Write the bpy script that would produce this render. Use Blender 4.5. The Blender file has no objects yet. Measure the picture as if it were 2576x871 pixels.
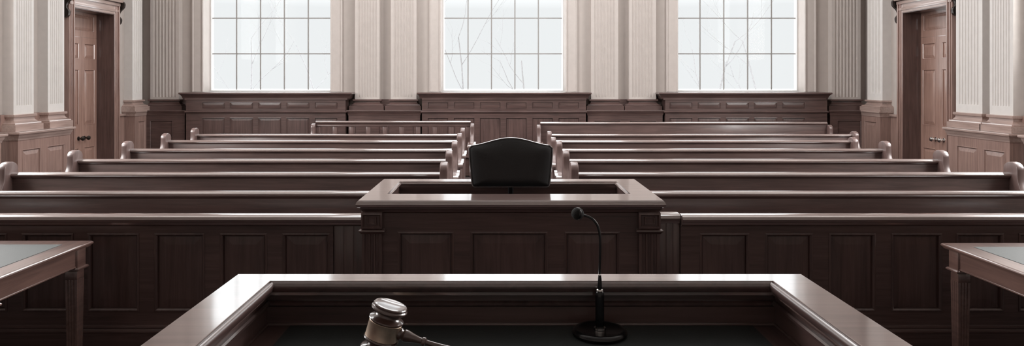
import bpy, bmesh, math, random
from mathutils import Vector, Matrix
random.seed(7)
C = bpy.context.scene.collection
SC = bpy.context.scene

# ------------------------------------------------------------ camera
EYE = 1.9
FPX = 1800.0
cam_d = bpy.data.cameras.new('camera')
cam = bpy.data.objects.new('camera', cam_d)
C.objects.link(cam)
cam.location = (0, 0, EYE)
cam.rotation_euler = (math.radians(90), 0, 0)
cam_d.sensor_width = 36.0
cam_d.lens = 36.0 * FPX / 2576.0
cam_d.shift_x = (1288.0 - 1260.0) / 2576.0
cam_d.shift_y = -(435.5 - 205.0) / 2576.0
cam_d.clip_end = 400
SC.camera = cam

# ------------------------------------------------------------ sky and light
SKY_LOW, SKY_HIGH = 0.82, 4.0
world = bpy.data.worlds.new('overcast_sky')
SC.world = world
world.use_nodes = True
wt = world.node_tree
wt.nodes.clear()
wo = wt.nodes.new('ShaderNodeOutputWorld')
wb = wt.nodes.new('ShaderNodeBackground')
wtc = wt.nodes.new('ShaderNodeTexCoord')
wsx = wt.nodes.new('ShaderNodeSeparateXYZ')
wmr = wt.nodes.new('ShaderNodeMapRange')
wmr.inputs['From Min'].default_value = 0.10
wmr.inputs['From Max'].default_value = 0.42
wmr.inputs['To Min'].default_value = SKY_LOW
wmr.inputs['To Max'].default_value = SKY_HIGH
wb.inputs['Color'].default_value = (0.98, 0.99, 1.0, 1)
wt.links.new(wtc.outputs['Generated'], wsx.inputs[0])
wt.links.new(wsx.outputs['Z'], wmr.inputs['Value'])
wt.links.new(wmr.outputs[0], wb.inputs['Strength'])
wt.links.new(wb.outputs[0], wo.inputs[0])


def area(name, loc, rot, sx, sy, power, col=(1, 0.97, 0.95)):
    d = bpy.data.lights.new(name, 'AREA')
    d.shape = 'RECTANGLE'
    d.size, d.size_y = sx, sy
    d.energy = power
    d.color = col
    o = bpy.data.objects.new(name, d)
    C.objects.link(o)
    o.location = loc
    o.rotation_euler = rot
    return o


H = math.pi / 2
ADDED_SIDE_OPENINGS = [(5.4, 8.2), (9.2, 12.0)]       # unseen openings added in both side walls to hold fill lights
ADDED_CEILING_OPENINGS = [(10.0, 0.0), (14.6, 0.0)]  # unseen ceiling openings, added with lamps to fill the room with light
P_SIDE, P_CEILING = 430, 150
for y0, y1 in ADDED_SIDE_OPENINGS:
    area('added_side_fill', (-9.35, (y0 + y1) / 2, 5.0), (0, -H, 0), 4.6, y1 - y0 - .2, P_SIDE)
    area('added_side_fill', (9.5, (y0 + y1) / 2, 5.0), (0, H, 0), 4.6, y1 - y0 - .2, P_SIDE)
for y, x in ADDED_CEILING_OPENINGS:
    area('added_ceiling_fill', (x, y, 9.25), (0, 0, 0), 7.0, 2.6, P_CEILING)

vs = SC.view_settings
vs.view_transform = 'Standard'
vs.look = 'None'
vs.gamma = 1
vs.use_curve_mapping = False
vs.exposure = 0.18
try:
    SC.cycles.max_bounces = 8
    SC.cycles.diffuse_bounces = 4
    SC.cycles.glossy_bounces = 4
    SC.cycles.transparent_max_bounces = 8
    SC.cycles.use_denoising = True
    SC.cycles.caustics_reflective = False
    SC.cycles.caustics_refractive = False
    SC.cycles.sample_clamp_indirect = 6
except Exception:
    pass


# ------------------------------------------------------------ materials
def new_mat(name):
    m = bpy.data.materials.new(name)
    m.use_nodes = True
    nt = m.node_tree
    return m, nt, nt.nodes['Principled BSDF']


def setin(b, **kw):
    for k, v in kw.items():
        b.inputs[k.replace('_', ' ')].default_value = v


def wood(name, c1, c2, axis, rough=.34, coat=.6, coat_ior=1.6, coat_rough=.18, scale=1.0, bump=.12):
    m, nt, b = new_mat(name)
    tc = nt.nodes.new('ShaderNodeTexCoord')
    mp = nt.nodes.new('ShaderNodeMapping')
    s = [26 * scale] * 3
    s['xyz'.index(axis)] = 1.6 * scale
    mp.inputs['Scale'].default_value = s
    n1 = nt.nodes.new('ShaderNodeTexNoise')
    n1.inputs['Scale'].default_value = 1.0
    n1.inputs['Detail'].default_value = 6
    n1.inputs['Roughness'].default_value = .62
    n1.inputs['Distortion'].default_value = .6
    n2 = nt.nodes.new('ShaderNodeTexNoise')
    n2.inputs['Scale'].default_value = 1.3
    n2.inputs['Detail'].default_value = 3
    mixf = nt.nodes.new('ShaderNodeMath')
    mixf.operation = 'MULTIPLY_ADD'
    mixf.inputs[1].default_value = .45
    rp = nt.nodes.new('ShaderNodeValToRGB')
    rp.color_ramp.elements[0].position = .42
    rp.color_ramp.elements[0].color = (*c2, 1)
    rp.color_ramp.elements[1].position = .86
    rp.color_ramp.elements[1].color = (*c1, 1)
    L = nt.links.new
    L(tc.outputs['Object'], mp.inputs[0])
    L(mp.outputs[0], n1.inputs['Vector'])
    L(tc.outputs['Object'], n2.inputs['Vector'])
    L(n2.outputs[0], mixf.inputs[0])
    L(n1.outputs[0], mixf.inputs[2])
    L(mixf.outputs[0], rp.inputs[0])
    L(rp.outputs[0], b.inputs['Base Color'])
    bp = nt.nodes.new('ShaderNodeBump')
    bp.inputs['Strength'].default_value = bump
    bp.inputs['Distance'].default_value = .004
    L(n1.outputs[0], bp.inputs['Height'])
    L(bp.outputs[0], b.inputs['Normal'])
    setin(b, Roughness=rough, IOR=1.5, Coat_Weight=coat, Coat_Roughness=coat_rough, Coat_IOR=coat_ior)
    return m


def plain(name, col, rough=.5, metal=0.0, noise=0.0, nscale=40, bump=0.0, **kw):
    m, nt, b = new_mat(name)
    setin(b, Roughness=rough, Metallic=metal, **kw)
    tc = nt.nodes.new('ShaderNodeTexCoord')
    n = nt.nodes.new('ShaderNodeTexNoise')
    n.inputs['Scale'].default_value = nscale
    n.inputs['Detail'].default_value = 5
    rp = nt.nodes.new('ShaderNodeValToRGB')
    rp.color_ramp.elements[0].position = .3
    rp.color_ramp.elements[1].position = .7
    rp.color_ramp.elements[0].color = (*[c * (1 - noise) for c in col], 1)
    rp.color_ramp.elements[1].color = (*[min(1, c * (1 + noise)) for c in col], 1)
    nt.links.new(tc.outputs['Object'], n.inputs['Vector'])
    nt.links.new(n.outputs[0], rp.inputs[0])
    nt.links.new(rp.outputs[0], b.inputs['Base Color'])
    if bump:
        bp = nt.nodes.new('ShaderNodeBump')
        bp.inputs['Strength'].default_value = bump
        bp.inputs['Distance'].default_value = .003
        nt.links.new(n.outputs[0], bp.inputs['Height'])
        nt.links.new(bp.outputs[0], b.inputs['Normal'])
    return m


DK1, DK2 = (.125, .076, .068), (.046, .028, .026)
WX = wood('dark wood grain across', DK1, DK2, 'x')
WY = wood('dark wood grain lengthwise', DK1, DK2, 'y')
WZ = wood('dark wood grain upright', DK1, DK2, 'z')
LX = wood('varnished ledge grain across', (.20, .135, .122), (.11, .07, .064), 'x', rough=.30, coat=1, coat_ior=3.0, coat_rough=.09, bump=.06)
LY = wood('varnished ledge grain lengthwise', (.20, .135, .122), (.11, .07, .064), 'y', rough=.30, coat=1, coat_ior=3.0, coat_rough=.09, bump=.06)
SW = wood('side wainscot wood lightened as if lit', (.36, .235, .20), (.20, .125, .105), 'z', rough=.38, coat=.8, coat_ior=1.8)  # same wood as the rest, window light put into its colour
SWY = wood('side cornice wood lightened for gloss', (.46, .34, .30), (.28, .195, .17), 'y', rough=.32, coat=.9, coat_ior=2.0)  # lighter still: glossy sheen on the mouldings put into the base colour
DW = wood('door wood', (.42, .26, .21), (.25, .145, .115), 'z', rough=.36, coat=.9, coat_ior=1.9)
PE = wood('pew end wood', (.17, .11, .10), (.09, .055, .05), 'z', rough=.38, coat=.6, coat_ior=1.7, coat_rough=.28)
BD = wood('bead wood', (.11, .065, .06), (.05, .03, .028), 'y', rough=.3, coat=1, coat_ior=1.9, coat_rough=.2)
TW = wood('table wood', (.20, .115, .095), (.10, .055, .048), 'y', rough=.32, coat=1, coat_ior=2.4, coat_rough=.2)
PAINT = plain('warm off white wall paint', (.47, .42, .39), .7, noise=.03, nscale=6)
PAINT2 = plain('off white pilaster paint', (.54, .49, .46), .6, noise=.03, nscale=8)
PAINT_SIDE_LIT = plain('pilaster paint with side light in colour', (.70, .67, .645), .55, noise=.03, nscale=8)  # pilaster paint again, brighter light on the side walls put into its colour
WHITE = plain('white window paint', (.8, .79, .78), .45, noise=.02)
MUNTIN = plain('grey glazing bar paint', (.30, .29, .28), .5, noise=.02)
CEIL = plain('ceiling paint', (.75, .73, .7), .8, noise=.02)
CARPET = plain('dark carpet', (.035, .022, .022), .95, noise=.35, nscale=90, bump=.4)
LEATHER = plain('black leather', (.012, .013, .014), .42, noise=.15, nscale=180, bump=.25)
PIPE = plain('polished leather piping', (.05, .05, .052), .25, noise=.1, Coat_Weight=1, Coat_Roughness=.15, Coat_IOR=2.0)
DESKLEATHER = plain('dark desk leather', (.030, .036, .036), .5, noise=.2, nscale=200, bump=.2)
GREYLEATHER = plain('grey green table leather', (.048, .058, .058), .55, noise=.15, nscale=160, bump=.2)
BLACK = plain('black enamel', (.006, .006, .007), .22, noise=.05)
FOAM = plain('black microphone foam', (.008, .008, .008), .9, noise=.4, nscale=500, bump=.6)
CHROME = plain('chrome', (.75, .74, .72), .18, 1.0, noise=.02)
BRASS = plain('brushed brass', (.66, .52, .41), .42, 1.0, noise=.12, nscale=60)
IRON = plain('dark bronze', (.05, .04, .035), .35, .7, noise=.1)
GAVEL = wood('polished gavel wood', (.10, .055, .045), (.035, .018, .016), 'x', rough=.3, coat=1, coat_ior=1.5, coat_rough=.08, scale=4, bump=.02)
BARK = plain('bark paled for glare', (.33, .325, .33), .9, noise=.15, nscale=20)  # pale tone stands in for branches washed out by glare
SNOW = plain('snow', (.86, .87, .89), .9, noise=.02, nscale=2)

GLASS = bpy.data.materials.new('window glass')
GLASS.use_nodes = True
g = GLASS.node_tree
g.nodes.clear()
go = g.nodes.new('ShaderNodeOutputMaterial')
gm = g.nodes.new('ShaderNodeMixShader')
gt = g.nodes.new('ShaderNodeBsdfTransparent')
gt.inputs[0].default_value = (.97, .98, .98, 1)
gg = g.nodes.new('ShaderNodeBsdfGlossy')
gg.inputs['Roughness'].default_value = .03
gm.inputs[0].default_value = .003
g.links.new(gt.outputs[0], gm.inputs[1])
g.links.new(gg.outputs[0], gm.inputs[2])
g.links.new(gm.outputs[0], go.inputs[0])


# ------------------------------------------------------------ mesh helpers
def box(bm, a, b, bev=0.0, seg=2):
    a, b = Vector(a), Vector(b)
    lo = Vector([min(a[i], b[i]) for i in range(3)])
    hi = Vector([max(a[i], b[i]) for i in range(3)])
    vs_ = [bm.verts.new((x, y, z)) for x in (lo.x, hi.x) for y in (lo.y, hi.y) for z in (lo.z, hi.z)]
    idx = [(0, 1, 3, 2), (4, 6, 7, 5), (0, 4, 5, 1), (2, 3, 7, 6), (0, 2, 6, 4), (1, 5, 7, 3)]
    fs = [bm.faces.new([vs_[i] for i in f]) for f in idx]
    if bev > 0:
        es = list({e for f in fs for e in f.edges})
        bmesh.ops.bevel(bm, geom=es, offset=bev, segments=seg, profile=.5, affect='EDGES', clamp_overlap=True)


def prism(bm, pts, fn0, fn1):
    """polygon pts (2D) mapped by fn0 and fn1 to two 3D ends"""
    a = [bm.verts.new(fn0(*p)) for p in pts]
    b = [bm.verts.new(fn1(*p)) for p in pts]
    n = len(pts)
    fs = [bm.faces.new(a), bm.faces.new(list(reversed(b)))]
    for i in range(n):
        fs.append(bm.faces.new((a[i], b[i], b[(i + 1) % n], a[(i + 1) % n])))
    return fs


def bevel_sharp(bm, off, seg=2, ang=35):
    bm.normal_update()
    es = [e for e in bm.edges if len(e.link_faces) == 2 and e.calc_face_angle(0) > math.radians(ang)]
    if es:
        bmesh.ops.bevel(bm, geom=es, offset=off, segments=seg, profile=.5, affect='EDGES', clamp_overlap=True)


def sweep(bm, path, prof, P=None, closed=False, out=1):
    """path: list of 2D points in plan; prof: polygon of (offset, height); offset is to the right of travel times out.
    P maps (x, y, h) to world."""
    if P is None:
        P = lambda x, y, h: Vector((x, y, h))
    n = len(path)
    pts = [Vector(p) for p in path]
    rings = []
    for i in range(n):
        if closed or 0 < i < n - 1:
            d0 = (pts[i] - pts[i - 1]).normalized()
            d1 = (pts[(i + 1) % n] - pts[i]).normalized()
        elif i == 0:
            d0 = d1 = (pts[1] - pts[0]).normalized()
        else:
            d0 = d1 = (pts[-1] - pts[-2]).normalized()
        n0 = Vector((d0.y, -d0.x))
        n1 = Vector((d1.y, -d1.x))
        m = n0 + n1
        m = m / max(1e-6, m.dot(n0))
        rings.append([bm.verts.new(P(*(pts[i] + m * o * out), h)) for o, h in prof])
    k = len(prof)
    rng = range(n if closed else n - 1)
    for i in rng:
        A, B = rings[i], rings[(i + 1) % n]
        for j in range(k):
            bm.faces.new((A[j], B[j], B[(j + 1) % k], A[(j + 1) % k]))
    if not closed:
        bm.faces.new(rings[0])
        bm.faces.new(list(reversed(rings[-1])))


def arc(cx, cy, r, a0, a1, n):
    return [(cx + r * math.cos(math.radians(a0 + (a1 - a0) * i / n)), cy + r * math.sin(math.radians(a0 + (a1 - a0) * i / n))) for i in range(n + 1)]


def tube(bm, pts, radii, seg=12, cap=True):
    pts = [Vector(p) for p in pts]
    rings = []
    prev = None
    for i, p in enumerate(pts):
        d = (pts[min(i + 1, len(pts) - 1)] - pts[max(i - 1, 0)]).normalized()
        if prev is None:
            ref = Vector((0, 1, 0)) if abs(d.y) < .9 else Vector((1, 0, 0))
            u = d.cross(ref).normalized()
        else:
            u = (prev - d * prev.dot(d)).normalized()
        prev = u
        v = d.cross(u)
        r = radii[i] if isinstance(radii, (list, tuple)) else radii
        rings.append([bm.verts.new(p + (u * math.cos(2 * math.pi * k / seg) + v * math.sin(2 * math.pi * k / seg)) * r) for k in range(seg)])
    for A, B in zip(rings, rings[1:]):
        for k in range(seg):
            bm.faces.new((A[k], A[(k + 1) % seg], B[(k + 1) % seg], B[k]))
    if cap:
        bm.faces.new(list(reversed(rings[0])))
        bm.faces.new(rings[-1])


def lathe(bm, prof, M=None, seg=40):
    """prof: list of (r, h) turned about the local z axis; M places it"""
    M = M or Matrix.Identity(4)
    rings = []
    for r, h in prof:
        if r < 1e-6:
            rings.append([bm.verts.new(M @ Vector((0, 0, h)))])
        else:
            rings.append([bm.verts.new(M @ Vector((r * math.cos(2 * math.pi * k / seg), r * math.sin(2 * math.pi * k / seg), h))) for k in range(seg)])
    for A, B in zip(rings, rings[1:]):
        for k in range(seg):
            k2 = (k + 1) % seg
            if len(A) == 1 and len(B) == 1:
                continue
            if len(A) == 1:
                bm.faces.new((A[0], B[k2], B[k]))
            elif len(B) == 1:
                bm.faces.new((A[k], A[k2], B[0]))
            else:
                bm.faces.new((A[k], A[k2], B[k2], B[k]))
    for R in (rings[0], rings[-1]):
        if len(R) > 1:
            bm.faces.new(R)


def catmull(P, n=6):
    out = []
    for i in range(len(P) - 1):
        p0, p1, p2, p3 = P[max(i - 1, 0)], P[i], P[i + 1], P[min(i + 2, len(P) - 1)]
        for k in range(n):
            t = k / n
            out.append(tuple(.5 * (2 * b + (c - a) * t + (2 * a - 5 * b + 4 * c - d) * t * t + (-a + 3 * b - 3 * c + d) * t ** 3)
                             for a, b, c, d in zip(p0, p1, p2, p3)))
    out.append(tuple(P[-1]))
    return out


def NB():
    return bmesh.new()


def obj(name, bm, mat, parent=None, smooth=True, loc=None):
    bmesh.ops.remove_doubles(bm, verts=bm.verts, dist=1e-6)
    bmesh.ops.recalc_face_normals(bm, faces=bm.faces)
    me = bpy.data.meshes.new(name)
    base = Vector((0, 0, 0))
    p = parent
    while p is not None:
        base = base + p.location
        p = p.parent
    if loc is not None:
        off = Vector(loc)
    else:
        off = Vector((0, 0, 0)) if parent is not None else None
    if parent is None and loc is None:
        zs = [v.co for v in bm.verts]
        off = Vector(((min(c.x for c in zs) + max(c.x for c in zs)) / 2, (min(c.y for c in zs) + max(c.y for c in zs)) / 2, min(c.z for c in zs)))
    shift = base + off
    for v in bm.verts:
        v.co -= shift
    if smooth:
        for f in bm.faces:
            f.smooth = True
        for e in bm.edges:
            e.smooth = len(e.link_faces) == 2 and e.calc_face_angle(9) < math.radians(32)
    bm.to_mesh(me)
    bm.free()
    me.materials.append(mat)
    o = bpy.data.objects.new(name, me)
    C.objects.link(o)
    o.location = off
    if parent is not None:
        o.parent = parent
    return o


def thing(name, label, cat, loc=(0, 0, 0), group=None, kind=None):
    o = bpy.data.objects.new(name, None)
    o.empty_display_size = .1
    C.objects.link(o)
    o.location = loc
    o['label'] = label
    o['category'] = cat
    if group:
        o['group'] = group
    if kind:
        o['kind'] = kind
    return o


def tag(o, label, cat, kind=None, group=None):
    o['label'] = label
    o['category'] = cat
    if kind:
        o['kind'] = kind
    if group:
        o['group'] = group
    return o


class Frame:
    """a wall frame: u along the wall, v up, w out of the wall"""
    def __init__(s, O, U, W):
        s.O, s.U, s.W = Vector(O), Vector(U), Vector(W)

    def __call__(s, u, v, w):
        return s.O + s.U * u + Vector((0, 0, v)) + s.W * w

    def box(s, bm, u0, u1, v0, v1, w0, w1, bev=0.0, seg=2):
        box(bm, s(u0, v0, w0), s(u1, v1, w1), bev, seg)

    def ring(s, bm, u0, u1, v0, v1, prof, w=0.0):
        """mitred moulding round the inside of a rectangle; prof: (inset, height above w)"""
        sweep(bm, [(u0, v0), (u1, v0), (u1, v1), (u0, v1)], prof, P=lambda a, b, h: s(a, b, w + h), closed=True, out=-1)

    def hood(s, bm, u0, u1, w, prof, w_in=0.0):
        """moulding that wraps front and both returns of a block; prof: (projection, v)"""
        sweep(bm, [(u0, w_in), (u0, w), (u1, w), (u1, w_in)], prof, P=lambda a, b, h: s(a, h, b), out=-1)


def raised_panel(fr, u0, u1, v0, v1, w, mat, parent, depth=.022, bevw=.045, name='raised_panel', rise=.008):
    """moulded frame bead plus a fielded panel in a recess of given depth whose lip is at w"""
    bm = NB()
    a, b, c, d = u0, u1, v0, v1
    i = min(bevw, (b - a) * .25, (d - c) * .3)
    lip = i * .35
    fr.ring(bm, a, b, c, d, [(0, -depth), (0, .004), (lip * .5, .006), (lip, -.004), (lip * 1.15, -depth)], w)
    # fielded centre
    e = lip * 1.15 + .004
    base = w - depth
    o_ = [(a + e, c + e), (b - e, c + e), (b - e, d - e), (a + e, d - e)]
    q = e + i
    q_ = [(a + q, c + q), (b - q, c + q), (b - q, d - q), (a + q, d - q)]
    v0_ = [bm.verts.new(fr(u, v, base - .004)) for u, v in o_]
    v1_ = [bm.verts.new(fr(u, v, base + .004)) for u, v in o_]
    v2_ = [bm.verts.new(fr(u, v, w - depth + rise)) for u, v in q_]
    for A, B in ((v0_, v1_), (v1_, v2_)):
        for k in range(4):
            bm.faces.new((A[k], A[(k + 1) % 4], B[(k + 1) % 4], B[k]))
    bm.faces.new(v2_)
    bm.faces.new(list(reversed(v0_)))
    return obj(name, bm, mat, parent, smooth=False)


def panel_frame(bm, fr, u0, u1, v0, v1, w, back, holes):
    """flat framework (stiles and rails) with rectangular holes in one row or several rows; back plane at back, front at w"""
    rows = sorted({(h[2], h[3]) for h in holes})
    fr.box(bm, u0, u1, v0, v1, back, w - .026)
    z = v0
    for (a, b) in rows:
        if a > z:
            fr.box(bm, u0, u1, z, a, w - .0262, w)
        xs = u0
        for h in sorted([h for h in holes if (h[2], h[3]) == (a, b)]):
            if h[0] > xs:
                fr.box(bm, xs, h[0], a, b, w - .0262, w)
            xs = h[1]
        if xs < u1:
            fr.box(bm, xs, u1, a, b, w - .0262, w)
        z = b
    if z < v1:
        fr.box(bm, u0, u1, z, v1, w - .0262, w)


FL = -.12       # floor level
XL, XR, YB = -9.0, 9.15, 18.0
CEILZ = 9.2
BW = Frame((0, YB, 0), (1, 0, 0), (0, -1, 0))
LW = Frame((XL, 0, 0), (0, 1, 0), (1, 0, 0))
RW = Frame((XR, 0, 0), (0, 1, 0), (-1, 0, 0))


# ------------------------------------------------------------ room shell
def struct(name, bm, mat, label, cat, parent=None):
    o = obj(name, bm, mat, parent, loc=None)
    if parent is None:
        tag(o, label, cat, 'structure')
    return o


bm = NB()
box(bm, (XL - .6, -5.5, FL - .2), (XR + .6, YB + .6, FL))
struct('floor', bm, CARPET, 'dark carpeted courtroom floor under the pews', 'floor')
bm = NB()
ys = [-5.5]
for y, x in ADDED_CEILING_OPENINGS:
    box(bm, (XL - .6, ys[-1], CEILZ), (XR + .6, y - 1.4, CEILZ + .3))
    box(bm, (XL - .6, y - 1.4, CEILZ), (-3.6, y + 1.4, CEILZ + .3))
    box(bm, (3.6, y - 1.4, CEILZ), (XR + .6, y + 1.4, CEILZ + .3))
    ys.append(y + 1.4)
box(bm, (XL - .6, ys[-1], CEILZ), (XR + .6, YB + .6, CEILZ + .3))
struct('ceiling', bm, CEIL, 'white plaster ceiling with wide openings added for fill lights', 'ceiling')

WIN = [(-7.46, -4.28), (-1.50, 1.62), (4.45, 7.62)]
SILL, WTOP = 1.64, 7.35


def wall_with_openings(bm, fr, u0, u1, v0, v1, w0, w1, ops):
    u = u0
    for (a, b, c, d) in sorted(ops):
        fr.box(bm, u, a, v0, v1, w0, w1)
        if c > v0:
            fr.box(bm, a, b, v0, c, w0, w1)
        fr.box(bm, a, b, d, v1, w0, w1)
        u = b
    fr.box(bm, u, u1, v0, v1, w0, w1)


bm = NB()
wall_with_openings(bm, BW, XL - .6, XR + .6, FL, CEILZ, -.55, 0, [(a, b, SILL, WTOP) for a, b in WIN])
struct('wall_back', bm, PAINT, 'warm off white back wall with three tall window openings', 'wall')
DL = (14.75, 16.3, FL, 3.435)
DR = (14.35, 15.95, FL, 3.435)
bm = NB()
wall_with_openings(bm, LW, -5.5, YB, FL, CEILZ, -.6, 0, [(a, b, 2.4, 7.2) for a, b in ADDED_SIDE_OPENINGS] + [DL])
struct('wall_left', bm, PAINT, 'off white left side wall with the panelled doorway', 'wall')
bm = NB()
wall_with_openings(bm, RW, -5.5, YB, FL, CEILZ, -.6, 0, [(a, b, 2.4, 7.2) for a, b in ADDED_SIDE_OPENINGS] + [DR])
struct('wall_right', bm, PAINT, 'off white right side wall with the panelled doorway', 'wall')
bm = NB()
RWALL = Frame((0, -5, 0), (1, 0, 0), (0, 1, 0))
RWALL.box(bm, XL - .6, XR + .6, FL, CEILZ, -.5, 0)
struct('wall_front', bm, PAINT, 'off white wall behind the judge bench', 'wall')


# ------------------------------------------------------------ windows in the back wall
def window(i, a, b, label):
    t = thing('window_%d' % i, label, 'window', ((a + b) / 2, YB, SILL), kind='structure')
    # casing moulding on the wall face
    bm = NB()
    pr = [(-.30, .0), (-.30, .05), (-.27, .07), (-.24, .05), (-.20, .05), (-.06, .035), (-.04, .06), (-.015, .065), (0, .04), (0, 0)]
    sweep(bm, [(a, SILL - .0), (a, WTOP), (b, WTOP), (b, SILL - .0)], pr, P=lambda u, v, h: BW(u, v, h), out=1)
    obj('casing', bm, PAINT2, t)
    # sash frame in the reveal
    gy = -.40
    bm = NB()
    pr = [(0, -.06), (0, .05), (.03, .05), (.05, .02), (.055, -.06)]
    BW.ring(bm, a, b, SILL, WTOP, pr, gy)
    obj('sash_frame', bm, WHITE, t)
    bm = NB()
    for k in range(1, 5):
        u = a + .055 + (b - a - .11) * k / 5
        BW.box(bm, u - .014, u + .014, SILL + .05, WTOP - .05, gy - .02, gy + .02)
    n = 6
    z0 = SILL + .03
    for k in range(1, n):
        v = z0 + .94 + .915 * (k - 1)
        BW.box(bm, a + .05, b - .05, v - .014, v + .014, gy - .018, gy + .018)
    obj('glazing_bars', bm, MUNTIN, t)
    bm = NB()
    BW.box(bm, a + .05, b - .05, SILL + .05, WTOP - .05, gy - .004, gy)
    obj('pane', bm, GLASS, t, smooth=False)
    bm = NB()
    BW.box(bm, a - .30, b + .30, SILL - .03, SILL, -.36, .03, .006)
    obj('window_sill', bm, WHITE, t)


window(1, *WIN[0], 'tall white paned window on the left of the back wall')
window(2, *WIN[1], 'tall paned window in the middle, behind the black chair')
window(3, *WIN[2], 'tall white paned window on the right of the back wall')

# ------------------------------------------------------------ trims: pilasters, wainscots, doors
trim_n = [0]


def trim(label, cat, loc):
    trim_n[0] += 1
    return thing('trim_%d' % trim_n[0], label, cat, loc, kind='structure')


def fluted(bm, fr, u0, u1, v0, v1, w, n, foot):
    """pilaster shaft: plain foot, then fluted above"""
    fr.box(bm, u0, u1, v0, v0 + foot, 0, w)
    m = .10 * (u1 - u0)
    pitch = (u1 - u0 - 2 * m) / n
    r = pitch * .36
    pts = [(u0, 0), (u0, w)]
    for k in range(n):
        c = u0 + m + pitch * (k + .5)
        pts += [(c - r * math.cos(math.radians(t)), w - r * .9 * math.sin(math.radians(t))) for t in (0, 45, 90, 135, 180)]
    pts += [(u1, w), (u1, 0)]
    prism(bm, pts, lambda u, h: fr(u, v0 + foot, h), lambda u, h: fr(u, v1, h))


def base_prof(v0, v1, s=1.0):
    """stepped base, (projection, v), from v1 (top) to v0"""
    h = v1 - v0
    return [(-.05, v1), (.035 * s, v1), (.045 * s, v1 - .03 * h), (.045 * s, v1 - .15 * h), (.008 * s, v1 - .20 * h), (.012 * s, v1 - .32 * h), (.040 * s, v1 - .42 * h), (.075 * s, v1 - .49 * h),
            (.095 * s, v1 - .50 * h), (.10 * s, v1 - .54 * h), (.095 * s, v1 - .58 * h), (.125 * s, v1 - .60 * h), (.125 * s, v0), (-.05, v0)]


def pilaster(fr, u0, u1, v0, vb, w, label, n=7, foot=.2, wood_m=None, s=1.0):
    t = trim(label, 'pilaster', fr((u0 + u1) / 2, vb, 0))
    bm = NB()
    fluted(bm, fr, u0, u1, v0, CEILZ - .5, w, n, foot)
    o = obj('shaft', bm, PAINT_SIDE_LIT if wood_m else PAINT2, t)
    bm = NB()
    fr.hood(bm, u0, u1, w, base_prof(vb, v0, s))
    fr.box(bm, u0 + .01, u1 - .01, vb, v0, 0, w - .01)
    obj('base_moulding', bm, wood_m or WX, t)
    bm = NB()
    fr.hood(bm, u0, u1, w, [(-.05, CEILZ - .5), (.02, CEILZ - .5), (.03, CEILZ - .4), (.12, CEILZ - .2), (.14, CEILZ), (-.05, CEILZ)])
    fr.box(bm, u0 + .01, u1 - .01, CEILZ - .5, CEILZ, 0, w - .01)
    obj('capital', bm, PAINT2, t)
    return t


def pedestal(fr, u0, u1, v1, w, label, panels, wood_m, cap_m, capv=.15, cap_out=.06, pz=(.1, .68), back=.262):
    t = trim(label, 'pedestal', fr((u0 + u1) / 2, FL, 0))
    holes = [(a, b, pz[0], pz[1]) for a, b in panels]
    bm = NB()
    if holes:
        panel_frame(bm, fr, u0, u1, FL, v1 - capv, w, 0, holes)
    else:
        fr.box(bm, u0, u1, FL, v1 - capv, 0, w)
    fr.box(bm, u0 + .12, u1 - .12, v1 - .02, v1 + back, 0, .06)
    obj('pedestal_body', bm, wood_m, t, smooth=False)
    bm = NB()
    c = cap_out
    fr.hood(bm, u0, u1, w, [(-.06, v1), (c, v1), (c + .005, v1 - .12 * capv), (c, v1 - .27 * capv), (c * .55, v1 - .34 * capv), (c * .5, v1 - .55 * capv), (c * .3, v1 - .72 * capv), (.012, v1 - .86 * capv), (.01, v1 - capv), (-.06, v1 - capv)])
    fr.box(bm, u0 + .02, u1 - .02, v1 - capv, v1, 0, w - .02)
    obj('pedestal_cornice', bm, cap_m, t)
    for a, b, c_, d in holes:
        raised_panel(fr, a, b, c_, d, w, wood_m, t, bevw=.07, rise=.02 if wood_m == SW else .008)
    bm = NB()
    fr.hood(bm, u0, u1, w, [(-.04, FL), (.02, FL), (.02, FL + .14), (.005, FL + .17), (-.04, FL + .17)])
    obj('skirting', bm, wood_m, t)
    return t


# back wall pilasters and their pedestals
bp = [(-8.72, -8.01, 'fluted pilaster at the back wall in the left corner'),
      (-3.63, -3.02, 'fluted back wall pilaster, the one nearer the left window of its pair'),
      (-2.74, -2.10, 'fluted back wall pilaster just left of the middle window'),
      (2.245, 2.92, 'fluted back wall pilaster just right of the middle window'),
      (3.19, 3.86, 'fluted back wall pilaster just left of the right window'),
      (8.23, 8.95, 'fluted pilaster at the back wall in the right corner')]
for a, b, lab in bp:
    pilaster(BW, a, b, 1.455, 1.19, .2, lab, n=7, foot=.05, s=1.0)
pedestal(BW, -8.90, -7.76, 1.19, .44, 'dark wood pedestal under the pilaster in the left back corner', [(-8.62, -8.05)], WX, WX, capv=.12, cap_out=.04, pz=(.1, .95))
pedestal(BW, -3.74, -1.98, 1.19, .44, 'dark wood pedestal under the pilaster pair left of the middle window', [(-3.6, -2.95), (-2.78, -2.12)], WX, WX, capv=.12, cap_out=.045, pz=(.1, .95))
pedestal(BW, 2.13, 3.97, 1.19, .44, 'dark wood pedestal under the pilaster pair right of the middle window', [(2.28, 2.95), (3.15, 3.82)], WX, WX, capv=.12, cap_out=.045, pz=(.1, .95))
pedestal(BW, 8.08, 9.0, 1.19, .44, 'dark wood pedestal under the pilaster in the right back corner', [(8.25, 8.85)], WX, WX, capv=.12, cap_out=.04, pz=(.1, .95))


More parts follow.
